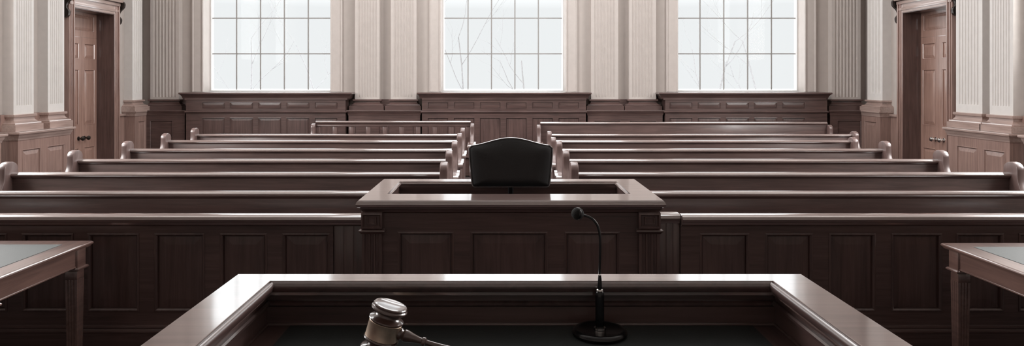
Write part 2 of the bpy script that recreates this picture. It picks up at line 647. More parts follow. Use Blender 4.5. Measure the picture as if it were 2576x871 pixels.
def wainscot(a, b, ca, cb, first, pitch, n, label):
    t = trim(label, 'wainscot', (a / 2 + b / 2, YB - .5, FL))
    w = .5
    pw = pitch - .12
    holes = []
    for k in range(n):
        u = first + pitch * k
        holes.append((u, u + pw, 1.235, 1.395))
        holes.append((u, u + pw, .14, 1.01))
    bm = NB()
    panel_frame(bm, BW, a, b, FL, 1.47, w, 0, holes)
    obj('wainscot_body', bm, WX, t, smooth=False)
    for h in holes:
        raised_panel(BW, h[0], h[1], h[2], h[3], w, WX if h[3] > 1.1 else WZ, t)
    bm = NB()
    BW.hood(bm, a, b, w, [(-.05, 1.175), (.012, 1.175), (.03, 1.16), (.03, 1.145), (.01, 1.12), (-.05, 1.12)])
    obj('dado_moulding', bm, WX, t)
    bm = NB()
    e = (b - a - (cb - ca)) / 2
    BW.hood(bm, ca, cb, w, [(-.02, 1.45), (-.01, 1.46), (.015, 1.48), (.03, 1.53), (.065, 1.58), (.09, 1.59), (.09, 1.622), (.08, 1.63), (-.6, 1.63), (-.6, 1.45)], w_in=0)
    BW.box(bm, ca + .03, cb - .03, 1.45, 1.628, 0, w + .02)
    obj('wainscot_cap', bm, WX, t)


wainscot(-7.70, -3.80, -7.76, -3.72, -7.32, .69, 5, 'panelled dark wood wainscot below the left window')
wainscot(-1.93, 2.08, -1.96, 2.12, -1.80, .64, 6, 'panelled dark wood wainscot below the middle window')
wainscot(4.02, 7.98, 3.94, 7.98, 4.12, .69, 5, 'panelled dark wood wainscot below the right window')


# side walls
def side(fr, sgn, P):
    side_name = 'left' if sgn < 0 else 'right'
    for (u0, u1, lab) in P['pil']:
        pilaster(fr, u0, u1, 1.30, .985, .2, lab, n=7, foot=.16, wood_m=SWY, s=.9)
    for (u0, u1, pans, lab) in P['ped']:
        pedestal(fr, u0, u1, 1.0, P['pw'], lab, pans, SW, SWY, capv=.15, cap_out=.07, pz=(.08, .68), back=.30)
    a, b, lab, plab = P['corner']
    pilaster(fr, a, b, 1.455, 1.19, .2, lab, n=4, foot=.16, wood_m=SWY)
    pedestal(fr, a - .08, b + .1, 1.19, .30, plab, [(a + .08, b - .06)], SW, SWY, capv=.12, cap_out=.04, pz=(.1, .95))
    # dado between door casing and corner pedestal
    t = trim(P['dado'][2], 'wainscot', fr((P['dado'][0] + P['dado'][1]) / 2, FL, 0))
    bm = NB()
    fr.box(bm, P['dado'][0], P['dado'][1], FL, 1.08, 0, .06)
    obj('wainscot_body', bm, SW, t)
    bm = NB()
    fr.box(bm, P['dado'][0], P['dado'][1], 1.08, 1.14, 0, .10, .012)
    obj('wainscot_cap', bm, SWY, t)


side(LW, -1, dict(
    pil=[(12.92, 13.48, 'fluted left wall pilaster nearer the frame edge, beside the wide fluted one'), (13.9, 14.42, 'fluted left wall pilaster right beside the door casing')],
    ped=[(12.67, 14.2, [(12.78, 13.30), (13.48, 14.02)], 'two panel wood pedestal under the pilasters beside the left door'),
         (10.2, 12.24, [(10.4, 11.1), (11.3, 12.05)], 'wood pedestal at the left picture edge')],
    pw=.45, corner=(17.09, 17.56, 'narrow pilaster between the left door and the back corner', 'wood pedestal between the left door and the back corner'),
    dado=(16.55, 17.0, 'low wood dado strip just beyond the left door')))
side(RW, 1, dict(
    pil=[(12.5, 13.1, 'fluted right wall pilaster nearer the right picture edge'), (13.3, 14.07, 'fluted right wall pilaster right beside the door casing')],
    ped=[(12.3, 14.0, [(12.42, 12.98), (13.14, 13.75)], 'two panel wood pedestal under the pilasters beside the right door'),
         (10.0, 11.95, [(10.2, 10.9), (11.1, 11.75)], 'wood pedestal at the right picture edge')],
    pw=.40, corner=(16.78, 17.47, 'narrow pilaster between the right door and the back corner', 'wood pedestal between the right door and the back corner'),
    dado=(16.19, 16.69, 'low wood dado strip just beyond the right door')))


# doors
def door(i, fr, a, b, top, meet, rec, near_w, far_w, far_panel, near_panel, label, knob_mat, knobs):
    t = thing('door_%d' % i, label, 'door', fr((a + b) / 2, FL, 0), kind='structure')
    w = .2
    bm = NB()
    # jamb lining and casing
    for (u0, u1) in ((a - near_w, a), (b, b + far_w)):
        fr.box(bm, u0, u1, FL, top + .27, -.02, w, .01)
        fr.box(bm, u0 + (u1 - u0) * .25, u0 + (u1 - u0) * .45, FL, top + .26, w - .01, w + .02, .006)
        fr.box(bm, u0 + (u1 - u0) * .70, u0 + (u1 - u0) * .95, FL, top + .26, w - .01, w + .03, .008)
    obj('casing', bm, SW, t)
    bm = NB()
    fr.box(bm, a, a + .02, FL, top, -rec - .1, w - .004)
    fr.box(bm, b - .02, b, FL, top, -rec - .1, w - .004)
    fr.box(bm, a, b, top - .02, top, -rec - .1, w - .004)
    obj('jamb_lining', bm, WZ, t)
    bm = NB()
    fr.box(bm, a - .001, b + .001, top, top + .27, -.02, w)
    fr.box(bm, a - near_w, b + far_w, top + .05, top + .11, w - .01, w + .018, .006)
    fr.box(bm, a - near_w, b + far_w, top + .19, top + .262, w - .01, w + .035, .008)
    fr.box(bm, a - near_w - .04, b + far_w + .04, top + .272, top + .36, 0, w + .08, .015)
    fr.box(bm, a - near_w - .02, b + far_w + .02, top + .362, top + .75, 0, w + .02, .01)
    fr.box(bm, a - near_w - .12, b + far_w + .12, top + .752, top + .90, 0, w + .22, .03)
    obj('door_head', bm, SWY, t)
    # carved scroll brackets at the ends of the head
    for u in (a - near_w - .07, b + far_w + .02):
        bm = NB()
        prof = catmull([(.0, top + .34), (.16, top + .30), (.17, top + .18), (.08, top + .08), (.05, top - .02), (.10, top - .10), (.08, top - .20), (0, top - .24)], 4)
        prism(bm, prof, lambda p, q: fr(u, q, w * .6 + p), lambda p, q: fr(u + .07, q, w * .6 + p))
        obj('carved_bracket', bm, IRON, t)
    # transom panel and the two leaves
    tz = 2.87
    lw = -rec
    bm = NB()
    h = [(a + .12, b - .12, 3.01, 3.36)]
    panel_frame(bm, fr, a + .02, b - .02, tz + .004, top - .02, lw, lw - .06, h)
    tr = obj('transom_panel', bm, DW, t, smooth=False)
    raised_panel(fr, *h[0], lw, DW, tr, depth=.024, bevw=.05, rise=.02)
    for (u0, u1, pn) in ((a + .02, meet - .002, near_panel), (meet + .002, b - .02, far_panel)):
        bm = NB()
        rows = [(FL + .15, .45), (.94, 2.167), (2.39, 2.74)]
        hs = [(pn[0], pn[1], r0, r1) for r0, r1 in rows]
        panel_frame(bm, fr, u0, u1, FL + .005, tz, lw, lw - .05, hs)
        lf = obj('door_leaf', bm, DW, t, smooth=False)
        for q in hs:
            raised_panel(fr, *q, lw, DW, lf, depth=.024, bevw=.06, rise=.02)
        # knob on this leaf
        kn = min(knobs, key=lambda k: abs(k - (u0 + u1) / 2))
        base = fr(kn, .655, lw)
        bm = NB()
        M = Matrix.Translation(base) @ Vector((0, 0, 1)).rotation_difference(fr.W).to_matrix().to_4x4()
        lathe(bm, [(0, 0), (.045, 0), (.045, .008), (.018, .012), (.014, .045), (.03, .06), (.048, .085), (.05, .10), (.04, .12), (.015, .13), (0, .131)], M, 20)
        obj('door_knob', bm, knob_mat, lf)
    return t


door(1, LW, 14.75, 16.3, 3.435, 15.70, .2, .15, .2, (15.80, 16.20), (15.05, 15.60), 'panelled double door in the left wall with dark knobs', IRON, [15.58, 15.80])
door(2, RW, 14.35, 15.95, 3.435, 15.27, .2, .15, .19, (15.40, 15.86), (14.7, 15.17), 'panelled double door in the right wall with bright round knobs', CHROME, [15.10, 15.38])

# ------------------------------------------------------------ outside
bm = NB()
box(bm, (-150, YB + .6, -1.4), (150, 300, -1.2))
struct('ground', bm, SNOW, 'snow covered ground outside the windows', 'ground')


def tree(x, y, seed, label, h=4.6):
    rnd = random.Random(seed)
    bm = NB()

    def branch(p, d, L, r, depth):
        pts, rad = [p], [r]
        n = 5
        for k in range(n):
            d = (d + Vector((rnd.uniform(-.2, .2), rnd.uniform(-.12, .12), rnd.uniform(-.03, .16)))).normalized()
            p = p + d * L / n
            pts.append(p)
            rad.append(r * (1 - .6 * (k + 1) / n))
            if depth < 3 and k >= 1 and rnd.random() < .75:
                sd = (d + Vector((rnd.choice((-1, 1)) * rnd.uniform(.5, 1.0), rnd.uniform(-.5, .5), rnd.uniform(-.1, .4)))).normalized()
                branch(p, sd, L * rnd.uniform(.4, .65), rad[-1] * .6, depth + 1)
        tube(bm, pts, rad, 5)
    branch(Vector((x, y, -1.2)), Vector((rnd.uniform(-.1, .1), 0, 1)), h, .05, 0)
    tag(obj('bare_tree', bm, BARK), label, 'tree', group='bare pale trees outside the windows')


tree(-6.9, 27, 3, 'bare pale tree seen through the left window, toward its outer side')
tree(-8.6, 24.5, 21, 'bare pale tree seen through the left half of the left window')
tree(-1.3, 24, 8, 'bare pale tree seen through the left side of the middle window')
tree(.9, 23, 12, 'bare pale tree seen through the middle of the middle window', 3.8)
tree(6.6, 23.5, 17, 'bare pale tree seen through the left side of the right window')
tree(9.2, 25, 30, 'bare pale tree seen through the right side of the right window')


# ------------------------------------------------------------ pews
def pew_end(bm, x0, x1, Y, top):
    """curved bench end: high rounded back post, sweeping down to a scrolled arm"""
    f = FL
    front = catmull([(-.14, top - .08), (-.15, top - .20), (-.20, top - .30), (-.30, .50 + .06), (-.42, .53), (-.50, .55), (-.555, .52), (-.55, .46), (-.50, .44), (-.47, .38), (-.48, .20), (-.48, FL + .12)], 4)
    cap = arc(-.03, top - .075, .11, 0, 180, 8)
    cap = [(px, top - .075 + (pz - top + .075) * .70) for px, pz in cap]
    pts = [(.08, f), (.08, top - .09)] + cap + front + [(-.50, FL + .10), (-.50, f)]
    b2 = NB()
    prism(b2, pts, lambda p, q: Vector((x0, Y + p, q)), lambda p, q: Vector((x1, Y + p, q)))
    bevel_sharp(b2, .012, 2, 40)
    me = bpy.data.meshes.new('tmp')
    b2.to_mesh(me)
    b2.free()
    bm.from_mesh(me)
    bpy.data.meshes.remove(me)


def pew(x0, x1, Y, top, label, end0=True, end1=True, end_top=.115, slats=None):
    t = thing('pew', label, 'pew', ((x0 + x1) / 2, Y, FL), group='wooden gallery pews')
    # backrest plank with slight rake
    bm = NB()
    if slats:
        box(bm, (x0, Y - .02, top - .10), (x1, Y + .02, top - .03))
        box(bm, (x0, Y - .035, top - .125), (x1, Y + .02, top - .10), .006)
        box(bm, (x0, Y - .02, .22), (x1, Y + .02, top - .36))
    else:
        box(bm, (x0, Y - .02, .20), (x1, Y + .02, top - .02), .004)
    obj('backrest', bm, WX, t)
    if slats:
        n = int((x1 - x0) / slats)
        for k in range(n + 1):
            u = x0 + .05 + (x1 - x0 - .1) * k / n
            bm = NB()
            box(bm, (u - .045, Y - .018, top - .365), (u + .045, Y + .018, top - .12), .004)
            obj('baluster', bm, PE, t)
    # rounded cap rail
    bm = NB()
    pr = [(-.045, top - .045), (-.052, top - .035)] + [(.0 + .052 * math.cos(math.radians(a)) * -1, top - .028 + .028 * math.sin(math.radians(a))) for a in (10, 35, 60, 90, 120, 145, 170)] + [(.052, top - .035), (.045, top - .045)]
    sweep(bm, [(x0, Y), (x1, Y)], pr)
    obj('cap_rail', bm, LX, t)
    bm = NB()
    pr = [(.018, top - .044), (.034, top - .046), (.030, top - .062), (.018, top - .072)]
    sweep(bm, [(x0, Y), (x1, Y)], pr)
    obj('rail_moulding', bm, WX, t)
    bm = NB()
    box(bm, (x0, Y - .49, .28), (x1, Y - .015, .32), .012)
    obj('seat', bm, WX, t)
    bm = NB()
    box(bm, (x0, Y - .44, FL + .02), (x1, Y - .415, .28))
    obj('seat_apron', bm, WX, t)
    for flag, a, b in ((end0, x0 - .08, x0 + .004), (end1, x1 - .004, x1 + .08)):
        if flag:
            bm = NB()
            pew_end(bm, a, b, Y, top + end_top)
            obj('pew_end', bm, PE, t)
            bm = NB()
            c = (a + b) / 2
            line = catmull([(-.17, .60), (-.24, .585), (-.33, .560), (-.43, .552), (-.51, .568), (-.575, .562), (-.60, .52), (-.585, .475)], 4)
            low = [(p + .004, q - .035) for p, q in line[:-6]] + [(-.555, .50)]
            hw = .085
            prism(bm, line + list(reversed(low)), lambda p, q: Vector((c - hw, Y + p, q)), lambda p, q: Vector((c + hw, Y + p, q)))
            bevel_sharp(bm, .01, 2, 50)
            obj('armrest', bm, LY, t)
    return t


def zr(dy, Y):
    return EYE - dy * Y / FPX


YS = [1800.0 / d for d in (275, 228, 195, 169, 147.5, 132)]
ordn = ['nearest row', 'second row from the front', 'third row from the front', 'fourth row from the front', 'fifth row from the front', 'sixth row, just before the last bench']
LX0 = [-5.5, -5.38, -5.44, -5.50, -5.66, -5.78]
LX1 = [-1.12, -.66, -.70, -.72, -.74, -.76]
RX0 = [1.30, .84, .87, .90, .93, .96]
RX1 = [5.5, 5.60, 5.62, 5.66, 5.95, 6.68]
for k, Y in enumerate(YS):
    pew(LX0[k], LX1[k], Y, .9, 'dark wooden pew left of the aisle, ' + ordn[k], True, k > 0)
    pew(RX0[k], RX1[k], Y, .9, 'dark wooden pew right of the aisle, ' + ordn[k], k > 0, True, end_top=.115 if k < 4 else .05)
YL = 15.6
pew(-4.03, -.66, YL, zr(99, YL), 'open backed bench with square balusters, last row left of the aisle', True, True, end_top=-.06, slats=.35)
pew(.86, 7.10, YL, zr(102, YL), 'solid backed bench in the last row right of the aisle, below the wainscot', True, True, end_top=-.06)


# ------------------------------------------------------------ bar railing (panelled barrier) left and right of the witness box
def barrier(x0, x1, xd, holes, label, cap_mat=LX):
    Yb = 5.36
    F = Frame((0, Yb, 0), (1, 0, 0), (0, -1, 0))
    t = thing('bar_railing', label, 'railing', ((x0 + x1) / 2, Yb, FL))
    lo, hi = min(x0, x1), max(x0, x1)
    bm = NB()
    hs = [(a, b, .175, .762) for a, b in holes]
    panel_frame(bm, F, lo, hi, FL, .86, 0, -.08, hs)
    obj('railing_body', bm, WX, t, smooth=False)
    for h in hs:
        raised_panel(F, *h, 0, WZ, t, depth=.024, bevw=.06)
    # plain set back boards beside the witness box
    bm = NB()
    a, b = min(xd), max(xd)
    n = 3
    for k in range(n):
        box(bm, (a + (b - a) * k / n + .0006, Yb + .012, FL), (a + (b - a) * (k + 1) / n - .0006, Yb + .06, .86), .0015)
    obj('plain_boards', bm, WZ, t)
    bm = NB()
    c0, c1 = min(lo, a), max(hi, b)
    pr = [(-.09, .852), (-.095, .87), (-.08, .896), (-.05, .905), (.04, .905), (.062, .895), (.07, .875), (.06, .855), (.05, .85), (.045, .835), (.02, .82), (-.06, .82)]
    sweep(bm, [(lo, Yb), (hi if x0 > 0 else b, Yb)], pr)
    obj('cap_rail', bm, cap_mat, t)
    if x0 < 0:
        bm = NB()
        F.box(bm, lo, hi, FL, .02, -.002, .02)
        sweep(bm, [(lo, Yb), (hi, Yb)], [(-.002, .02), (.028, .02), (.03, .03), (.024, .042), (.01, .05), (.014, .06), (.008, .072), (-.002, .076)])
        obj('base_moulding', bm, WX, t)
        return t
    bm = NB()
    pr2 = [(x - .055, z) for x, z in pr]
    sweep(bm, [(a, Yb), (b, Yb)] , pr2)
    obj('return_cap_rail', bm, cap_mat, t)
    bm = NB()
    F.box(bm, lo, hi, FL, .02, -.002, .02)
    sweep(bm, [(lo, Yb), (hi, Yb)], [(-.002, .02), (.028, .02), (.03, .03), (.024, .042), (.01, .05), (.014, .06), (.008, .072), (-.002, .076)])
    obj('base_moulding', bm, WX, t)
    return t


M = 5.36 / 1800.0
lh = [((a - 1260) * M, (b - 1260) * M) for a, b in ((-440, -312), (-275, -147), (-110, 18), (55, 185), (220, 350), (388, 515), (553, 672), (710, 830))]
barrier(-5.6, (838 - 1260) * M, ((839 - 1260) * M, -1.03), lh, 'long panelled dark wood bar railing left of the witness box')
rh = [((a - 1260) * M, (b - 1260) * M) for a, b in ((1760, 1885), (1925, 2045), (2085, 2203), (2242, 2370), (2405, 2525), (2562, 2690), (2725, 2850), (2890, 3015))]
barrier((1712 - 1260) * M, 5.6, (1.19, (1711 - 1260) * M), rh, 'long panelled dark wood bar railing right of the witness box')


# ------------------------------------------------------------ witness box
def witness_box():
    t = thing('witness_box', 'raised dark wood witness box with wide varnished ledge and fluted corner posts', 'witness box', (.07, 5.8, FL))
    top = 1.033
    ox0, ox1, y0, y1 = -1.05, 1.195, 5.20, 6.37      # rim outline
    ix0, ix1, iy0, iy1 = -.876, 1.0, 5.515, 6.19     # inner edge
    # ledge: closed ring with moulded outer edge
    bm = NB()

    def ring(off, z):
        return [bm.verts.new((x, y, z)) for x, y in ((ox0 + off, y0 + off), (ox1 - off, y0 + off), (ox1 - off, y1 - off), (ox0 + off, y1 - off))]
    prof = [(.012, top), (.0, top - .012), (-.006, top - .03), (0, top - .048), (.02, top - .058)]
    inner_t = [bm.verts.new((x, y, top)) for x, y in ((ix0, iy0), (ix1, iy0), (ix1, iy1), (ix0, iy1))]
    inner_b = [bm.verts.new((x, y, top - .05)) for x, y in ((ix0, iy0), (ix1, iy0), (ix1, iy1), (ix0, iy1))]
    rs = [inner_t] + [ring(o, z) for o, z in prof] + [inner_b]
    for A, B in zip(rs, rs[1:] + rs[:1]):
        for k in range(4):
            bm.faces.new((A[k], A[(k + 1) % 4], B[(k + 1) % 4], B[k]))
    obj('ledge', bm, LX, t)
    bx0, bx1, by0, by1 = -1.0, 1.15, 5.255, 6.32
    rect = [(bx0, by0), (bx1, by0), (bx1, by1), (bx0, by1)]
    bm = NB()
    sweep(bm, rect, [(-.01, top - .050), (.030, top - .058), (.030, top - .068), (.018, top - .076), (.014, top - .09), (.0, top - .10), (-.01, top - .10)], closed=True)
    obj('cove_moulding', bm, WX, t)
    # inner bead
    bm = NB()
    sweep(bm, [(ix0, iy0), (ix1, iy0), (ix1, iy1), (ix0, iy1)], [(-.001, top - .006), (-.012, top - .008), (-.018, top - .018), (-.012, top - .03), (-.001, top - .034)], closed=True)
    obj('inner_bead', bm, LX, t)
    # walls of the enclosure
    F = Frame((0, by0, 0), (1, 0, 0), (0, -1, 0))
    m = 5.255 / 1800.0
    hs = [((a - 1260) * m, (b - 1260) * m, -.0, .795) for a, b in ((1000, 1142), (1183, 1378), (1420, 1560))]
    bm = NB()
    panel_frame(bm, F, bx0 + .12, bx1 - .12, FL, top - .05, -.004, -.07, hs)
    fp = obj('front_panelling', bm, WX, t, smooth=False)
    for h in hs:
        raised_panel(F, *h, -.004, WZ, fp, depth=.024, bevw=.06)
    bm = NB()
    box(bm, (bx0 + .02, by0 + .07, FL), (ix0 - .0, by1, top - .05))
    obj('side_panel', bm, WY, t)
    bm = NB()
    box(bm, (ix1 + .0, by0 + .07, FL), (bx1 - .02, by1, top - .05))
    obj('side_panel', bm, WY, t)
    bm = NB()
    box(bm, (ix0, iy1, FL), (ix1, by1, top - .05))
    obj('rear_panel', bm, WX, t)
    bm = NB()
    box(bm, (ix0, by0 + .07, .20), (ix1, iy1, .26))
    obj('platform', bm, CARPET, t)
    # fluted corner posts
    for (pa, pb) in ((910, 965), (1603, 1660)):
        u0, u1 = (pa - 1260) * m, (pb - 1260) * m
        bm = NB()
        G = Frame((0, by0 + .012, 0), (1, 0, 0), (0, -1, 0))
        fluted(bm, G, u0 + .008, u1 - .008, FL, .805, .045, 3, .18)
        G.box(bm, u0 + .004, u1 - .004, .81, .945, 0, .048)
        G.ring(bm, u0 + .004, u1 - .004, .825, .94, [(0, 0), (0, .012), (.012, .016), (.018, .006), (.022, 0)], .048)
        G.ring(bm, u0 + .042, u1 - .042, .853, .912, [(0, 0), (.004, .008), (.01, .008), (.014, 0)], .048)
        obj('corner_post', bm, WZ, t)
        bm = NB()
        G.hood(bm, u0 + .004, u1 - .004, .048, [(-.02, .822), (.006, .822), (.018, .815), (.02, .806), (.008, .796), (.002, .786), (-.02, .786)])
        obj('post_collar', bm, WX, t)
    bm = NB()
    sweep(bm, rect, [(-.01, FL), (.03, FL), (.03, FL + .12), (.01, FL + .14), (-.01, FL + .14)], closed=True)
    obj('plinth', bm, WX, t)


witness_box()


# ------------------------------------------------------------ chair in the witness box
def chair():
    t = thing('leather_chair', 'black leather high backed chair standing in the witness box', 'chair', (.08, 5.72, .26))
    cx, Y = .08, 5.77
    # backrest outline in (x, z)
    bot, sh, tp = 1.052, 1.385, 1.446
    hw_b, hw_t = .312, .336
    pts = []
    N = 28
    for k in range(N + 1):                       # crest, from right to left
        s = 1 - 2 * k / N
        x = hw_t * s
        z = sh + (tp - sh) * (math.cos(math.pi * min(1, abs(s) * 1.04)) * .5 + .5) ** .85
        if abs(s) > .93:
            z -= .022 * ((abs(s) - .93) / .07) ** 2
        pts.append((x, z))
    side_l = [(-hw_t + (hw_t - hw_b) * (q / 8) ** 1.4, sh - .022 - (sh - .022 - bot - .02) * q / 8) for q in range(1, 9)]
    pts += side_l + [(-hw_b + .004, bot + .008), (-hw_b + .018, bot)] + [(hw_b - .018, bot), (hw_b - .004, bot + .008)] + [(-x, z) for x, z in reversed(side_l)]
    # padded body: nested rings from the back, over the rim, to the crowned front
    bm = NB()
    czm = (bot + tp) / 2 - .02

    def ring(scale_in, y):
        out = []
        for x, z in pts:
            dx, dz = x, z - czm
            L = math.hypot(dx, dz)
            k = 1 - scale_in / L
            out.append(bm.verts.new((cx + dx * k, y, czm + dz * k)))
        return out
    rings = [ring(.030, Y + .055), ring(.008, Y + .05), ring(0, Y + .035), ring(0, Y - .01), ring(.006, Y - .026), ring(.016, Y - .032),
             ring(.030, Y - .040), ring(.07, Y - .052), ring(.13, Y - .058)]
    n = len(pts)
    for A, B in zip(rings, rings[1:]):
        for k in range(n):
            bm.faces.new((A[k], A[(k + 1) % n], B[(k + 1) % n], B[k]))
    bm.faces.new(rings[-1])
    bm.faces.new(list(reversed(rings[0])))
    obj('backrest', bm, LEATHER, t)
    bm = NB()
    loop = [(cx + x * .994, Y - .024, czm + (z - czm) * .994) for x, z in pts]
    loop.append(loop[0])
    tube(bm, loop, .006, 6, cap=False)
    obj('piping', bm, PIPE, t)
    bm = NB()
    box(bm, (cx - .29, 5.36, .66), (cx + .29, 5.80, .76), .035, 4)
    obj('seat', bm, LEATHER, t)
    bm = NB()
    tube(bm, [(cx, 5.74, .655), (cx, 5.83, .67), (cx, 5.855, .74), (cx, 5.85, .95), (cx, 5.825, 1.15)], [.025, .025, .025, .025, .02], 10)
    obj('back_support', bm, BLACK, t)
    bm = NB()
    lathe(bm, [(.03, .34), (.03, .52), (.02, .52), (.02, .64), (.10, .65), (.10, .662)], Matrix.Translation((cx, 5.60, 0)), 20)
    obj('pedestal_column', bm, BLACK, t)
    for k in range(5):
        a = math.radians(90 + 72 * k)
        bm = NB()
        dx, dy = math.cos(a), math.sin(a)
        tube(bm, [(cx + dx * .02, 5.60 + dy * .02, .37), (cx + dx * .13, 5.60 + dy * .13, .35), (cx + dx * .24, 5.60 + dy * .24, .31)], [.024, .02, .015], 8)
        tube(bm, [(cx + dx * .24, 5.60 + dy * .24, .315), (cx + dx * .24, 5.60 + dy * .24, .262)], .018, 10)
        obj('base_leg', bm, BLACK, t)


chair()


# ------------------------------------------------------------ tables
def table(sgn, Yf, xc, label):
    """xc: inner corner x of the top; the table runs outward from there"""
    top = .76
    L, D = 2.3, 1.06
    xo = xc + sgn * L
    x0, x1 = min(xc, xo), max(xc, xo)
    y0, y1 = Yf - D, Yf
    t = thing('counsel_table', label, 'table', ((x0 + x1) / 2, (y0 + y1) / 2, FL), group='counsel tables')
    bm = NB()
    box(bm, (x0 + .012, y0 + .012, top - .034), (x1 - .012, y1 - .012, top))
    sweep(bm, [(x0 + .012, y0 + .012), (x1 - .012, y0 + .012), (x1 - .012, y1 - .012), (x0 + .012, y1 - .012)],
          [(-.002, top), (.004, top - .001), (.011, top - .007), (.013, top - .014), (.010, top - .022), (.002, top - .027), (0, top - .034), (-.002, top - .034)], closed=True)
    obj('tabletop', bm, TW, t)
    bm = NB()
    i = .14
    box(bm, (x0 + i, y0 + i, top - .001), (x1 - i, y1 - i, top + .0025), .001, 1)
    obj('leather_inlay', bm, GREYLEATHER, t)
    lx = (x0 + .035, x1 - .135)
    ly = (y0 + .035, y1 - .135)
    for x in lx:
        for y in ly:
            bm = NB()
            s = .10
            box(bm, (x, y, top - .165), (x + s, y + s, top - .034), .003)
            # reeded leg below the collar, slightly tapered
            pts = []
            r = s / 2 - .008
            for (ax, ay, bx, by) in ((-1, -1, 1, -1), (1, -1, 1, 1), (1, 1, -1, 1), (-1, 1, -1, -1)):
                nx, ny = (ay - by) / 2.0, (bx - ax) / 2.0     # inward normal
                pts.append((ax * r, ay * r))
                for c in (.25, .5, .75):
                    for dt, dp in ((-.07, 0), (-.03, .006), (.03, .006), (.07, 0)):
                        q = c + dt
                        pts.append(((ax + (bx - ax) * q) * r + nx * dp, (ay + (by - ay) * q) * r + ny * dp))
            cx_, cy_ = x + s / 2, y + s / 2
            prism(bm, pts, lambda a, b: Vector((cx_ + a, cy_ + b, top - .25)), lambda a, b: Vector((cx_ + a * .82, cy_ + b * .82, FL + .06)))
            box(bm, (cx_ - r, cy_ - r, top - .25), (cx_ + r, cy_ + r, top - .185), .002)
            box(bm, (cx_ - .045, cy_ - .045, FL), (cx_ + .045, cy_ + .045, FL + .06), .006)
            lg = obj('leg', bm, TW, t)
            bm = NB()
            sweep(bm, [(x, y), (x + s, y), (x + s, y + s), (x, y + s)], [(-.02, top - .163), (.006, top - .163), (.014, top - .17), (.014, top - .178), (.004, top - .186), (-.02, top - .188)], closed=True)
            obj('collar', bm, TW, lg)
    for (a, b) in (((lx[0] + .1, y0 + .05), (lx[1], y0 + .08)), ((lx[0] + .1, y1 - .08), (lx[1], y1 - .05)),
                   ((x0 + .05, ly[0] + .1), (x0 + .08, ly[1])), ((x1 - .08, ly[0] + .1), (x1 - .05, ly[1]))):
        bm = NB()
        box(bm, (a[0], a[1], top - .155), (b[0], b[1], top - .034))
        box(bm, (a[0], a[1] - .006, top - .162), (b[0], b[1] + .006, top - .152), .003) if abs(b[0] - a[0]) > .1 else box(bm, (a[0] - .006, a[1], top - .162), (b[0] + .006, b[1], top - .152), .003)
        obj('apron', bm, TW, t)


table(-1, 5.13, -2.92, 'wooden counsel table with grey leather top, left of the judge bench')
table(1, 5.06, 3.11, 'wooden counsel table with grey leather top, right of the judge bench')


# ------------------------------------------------------------ judge's bench in the foreground
ST = 1.275      # writing surface height


def bench():
    t = thing('judge_bench', 'foreground dark wood bench with raised polished ledge around a leather writing surface', 'desk', (.05, 1.4, FL))
    top = 1.40
    ox0, ox1, oy = -.685, .782, 1.8595
    ix0, ix1, iy = -.578, .682, 1.793
    yn = .75
    # U shaped ledge, inner edge as path; travel left-near -> left-far -> right-far -> right-near, offset outward is to the left
    bm = NB()
    outer = [(ox0, yn), (ox0, oy), (ox1, oy), (ox1, yn)]
    inner = [(ix0, yn), (ix0, iy), (ix1, iy), (ix1, yn)]
    outb = [(ox0 + .004, yn), (ox0 + .004, oy - .004), (ox1 - .004, oy - .004), (ox1 - .004, yn)]
    levels = [(inner, top - .036), (inner, top - .001), ([(a + (.001 if a < 0 else -.001) * -1, b + (.001 if i in (1, 2) else 0)) for i, (a, b) in enumerate(inner)], top),
              (outb, top), (outer, top - .004), (outer, top - .03), (outb, top - .036)]
    rs = [[bm.verts.new((x, y, z)) for x, y in pts] for pts, z in levels]
    for A, B in zip(rs, rs[1:] + rs[:1]):
        for k in range(3):
            bm.faces.new((A[k], A[k + 1], B[k + 1], B[k]))
    bm.faces.new([r[0] for r in rs])
    bm.faces.new([r[3] for r in reversed(rs)])
    obj('ledge', bm, LX, t)
    # bead running inside the ledge with a fine groove, then cove, then lower bead
    bm = NB()
    path = [(ix0, yn), (ix0, iy), (ix1, iy), (ix1, yn)]
    sweep(bm, path, [(-.002, top - .004), (.0015, top - .0045), (.003, top - .0025), (.007, top - .0015), (.011, top - .004), (.0135, top - .009), (.013, top - .018), (.008, top - .026), (-.002, top - .03)])
    obj('inner_bead', bm, BD, t)
    # inner walls
    wx0, wx1, wy = ix0 - .022, ix1 + .022, 1.838
    bm = NB()
    box(bm, (ox0 + .015, yn, FL), (wx0, oy - .012, top - .036))
    obj('side_panel', bm, WY, t)
    bm = NB()
    box(bm, (wx1, yn, FL), (ox1 - .015, oy - .012, top - .036))
    obj('side_panel', bm, WY, t)
    bm = NB()
    box(bm, (wx0, wy, FL), (wx1, oy - .008, top - .036))
    obj('front_panel', bm, WX, t)
    bm = NB()
    path = [(wx0, yn), (wx0, wy), (wx1, wy), (wx1, yn)]
    sweep(bm, path, [(-.001, top - .062), (.006, top - .062), (.010, top - .066), (.009, top - .073), (.003, top - .078), (-.001, top - .079)])
    obj('wall_moulding', bm, BD, t)
    bm = NB()
    sweep(bm, path, [(-.001, ST + .005), (.003, ST + .004), (.004, ST + .002), (.004, ST - .001), (-.001, ST - .001)])
    obj('bottom_bead', bm, WX, t)
    bm = NB()
    box(bm, (wx0, yn, ST - .035), (wx1, wy, ST - .0015))
    obj('desktop', bm, WY, t)
    bm = NB()
    box(bm, (-.540, yn + .05, ST - .002), (.645, wy - .006, ST), .0008, 1)
    obj('leather_surface', bm, DESKLEATHER, t)


bench()


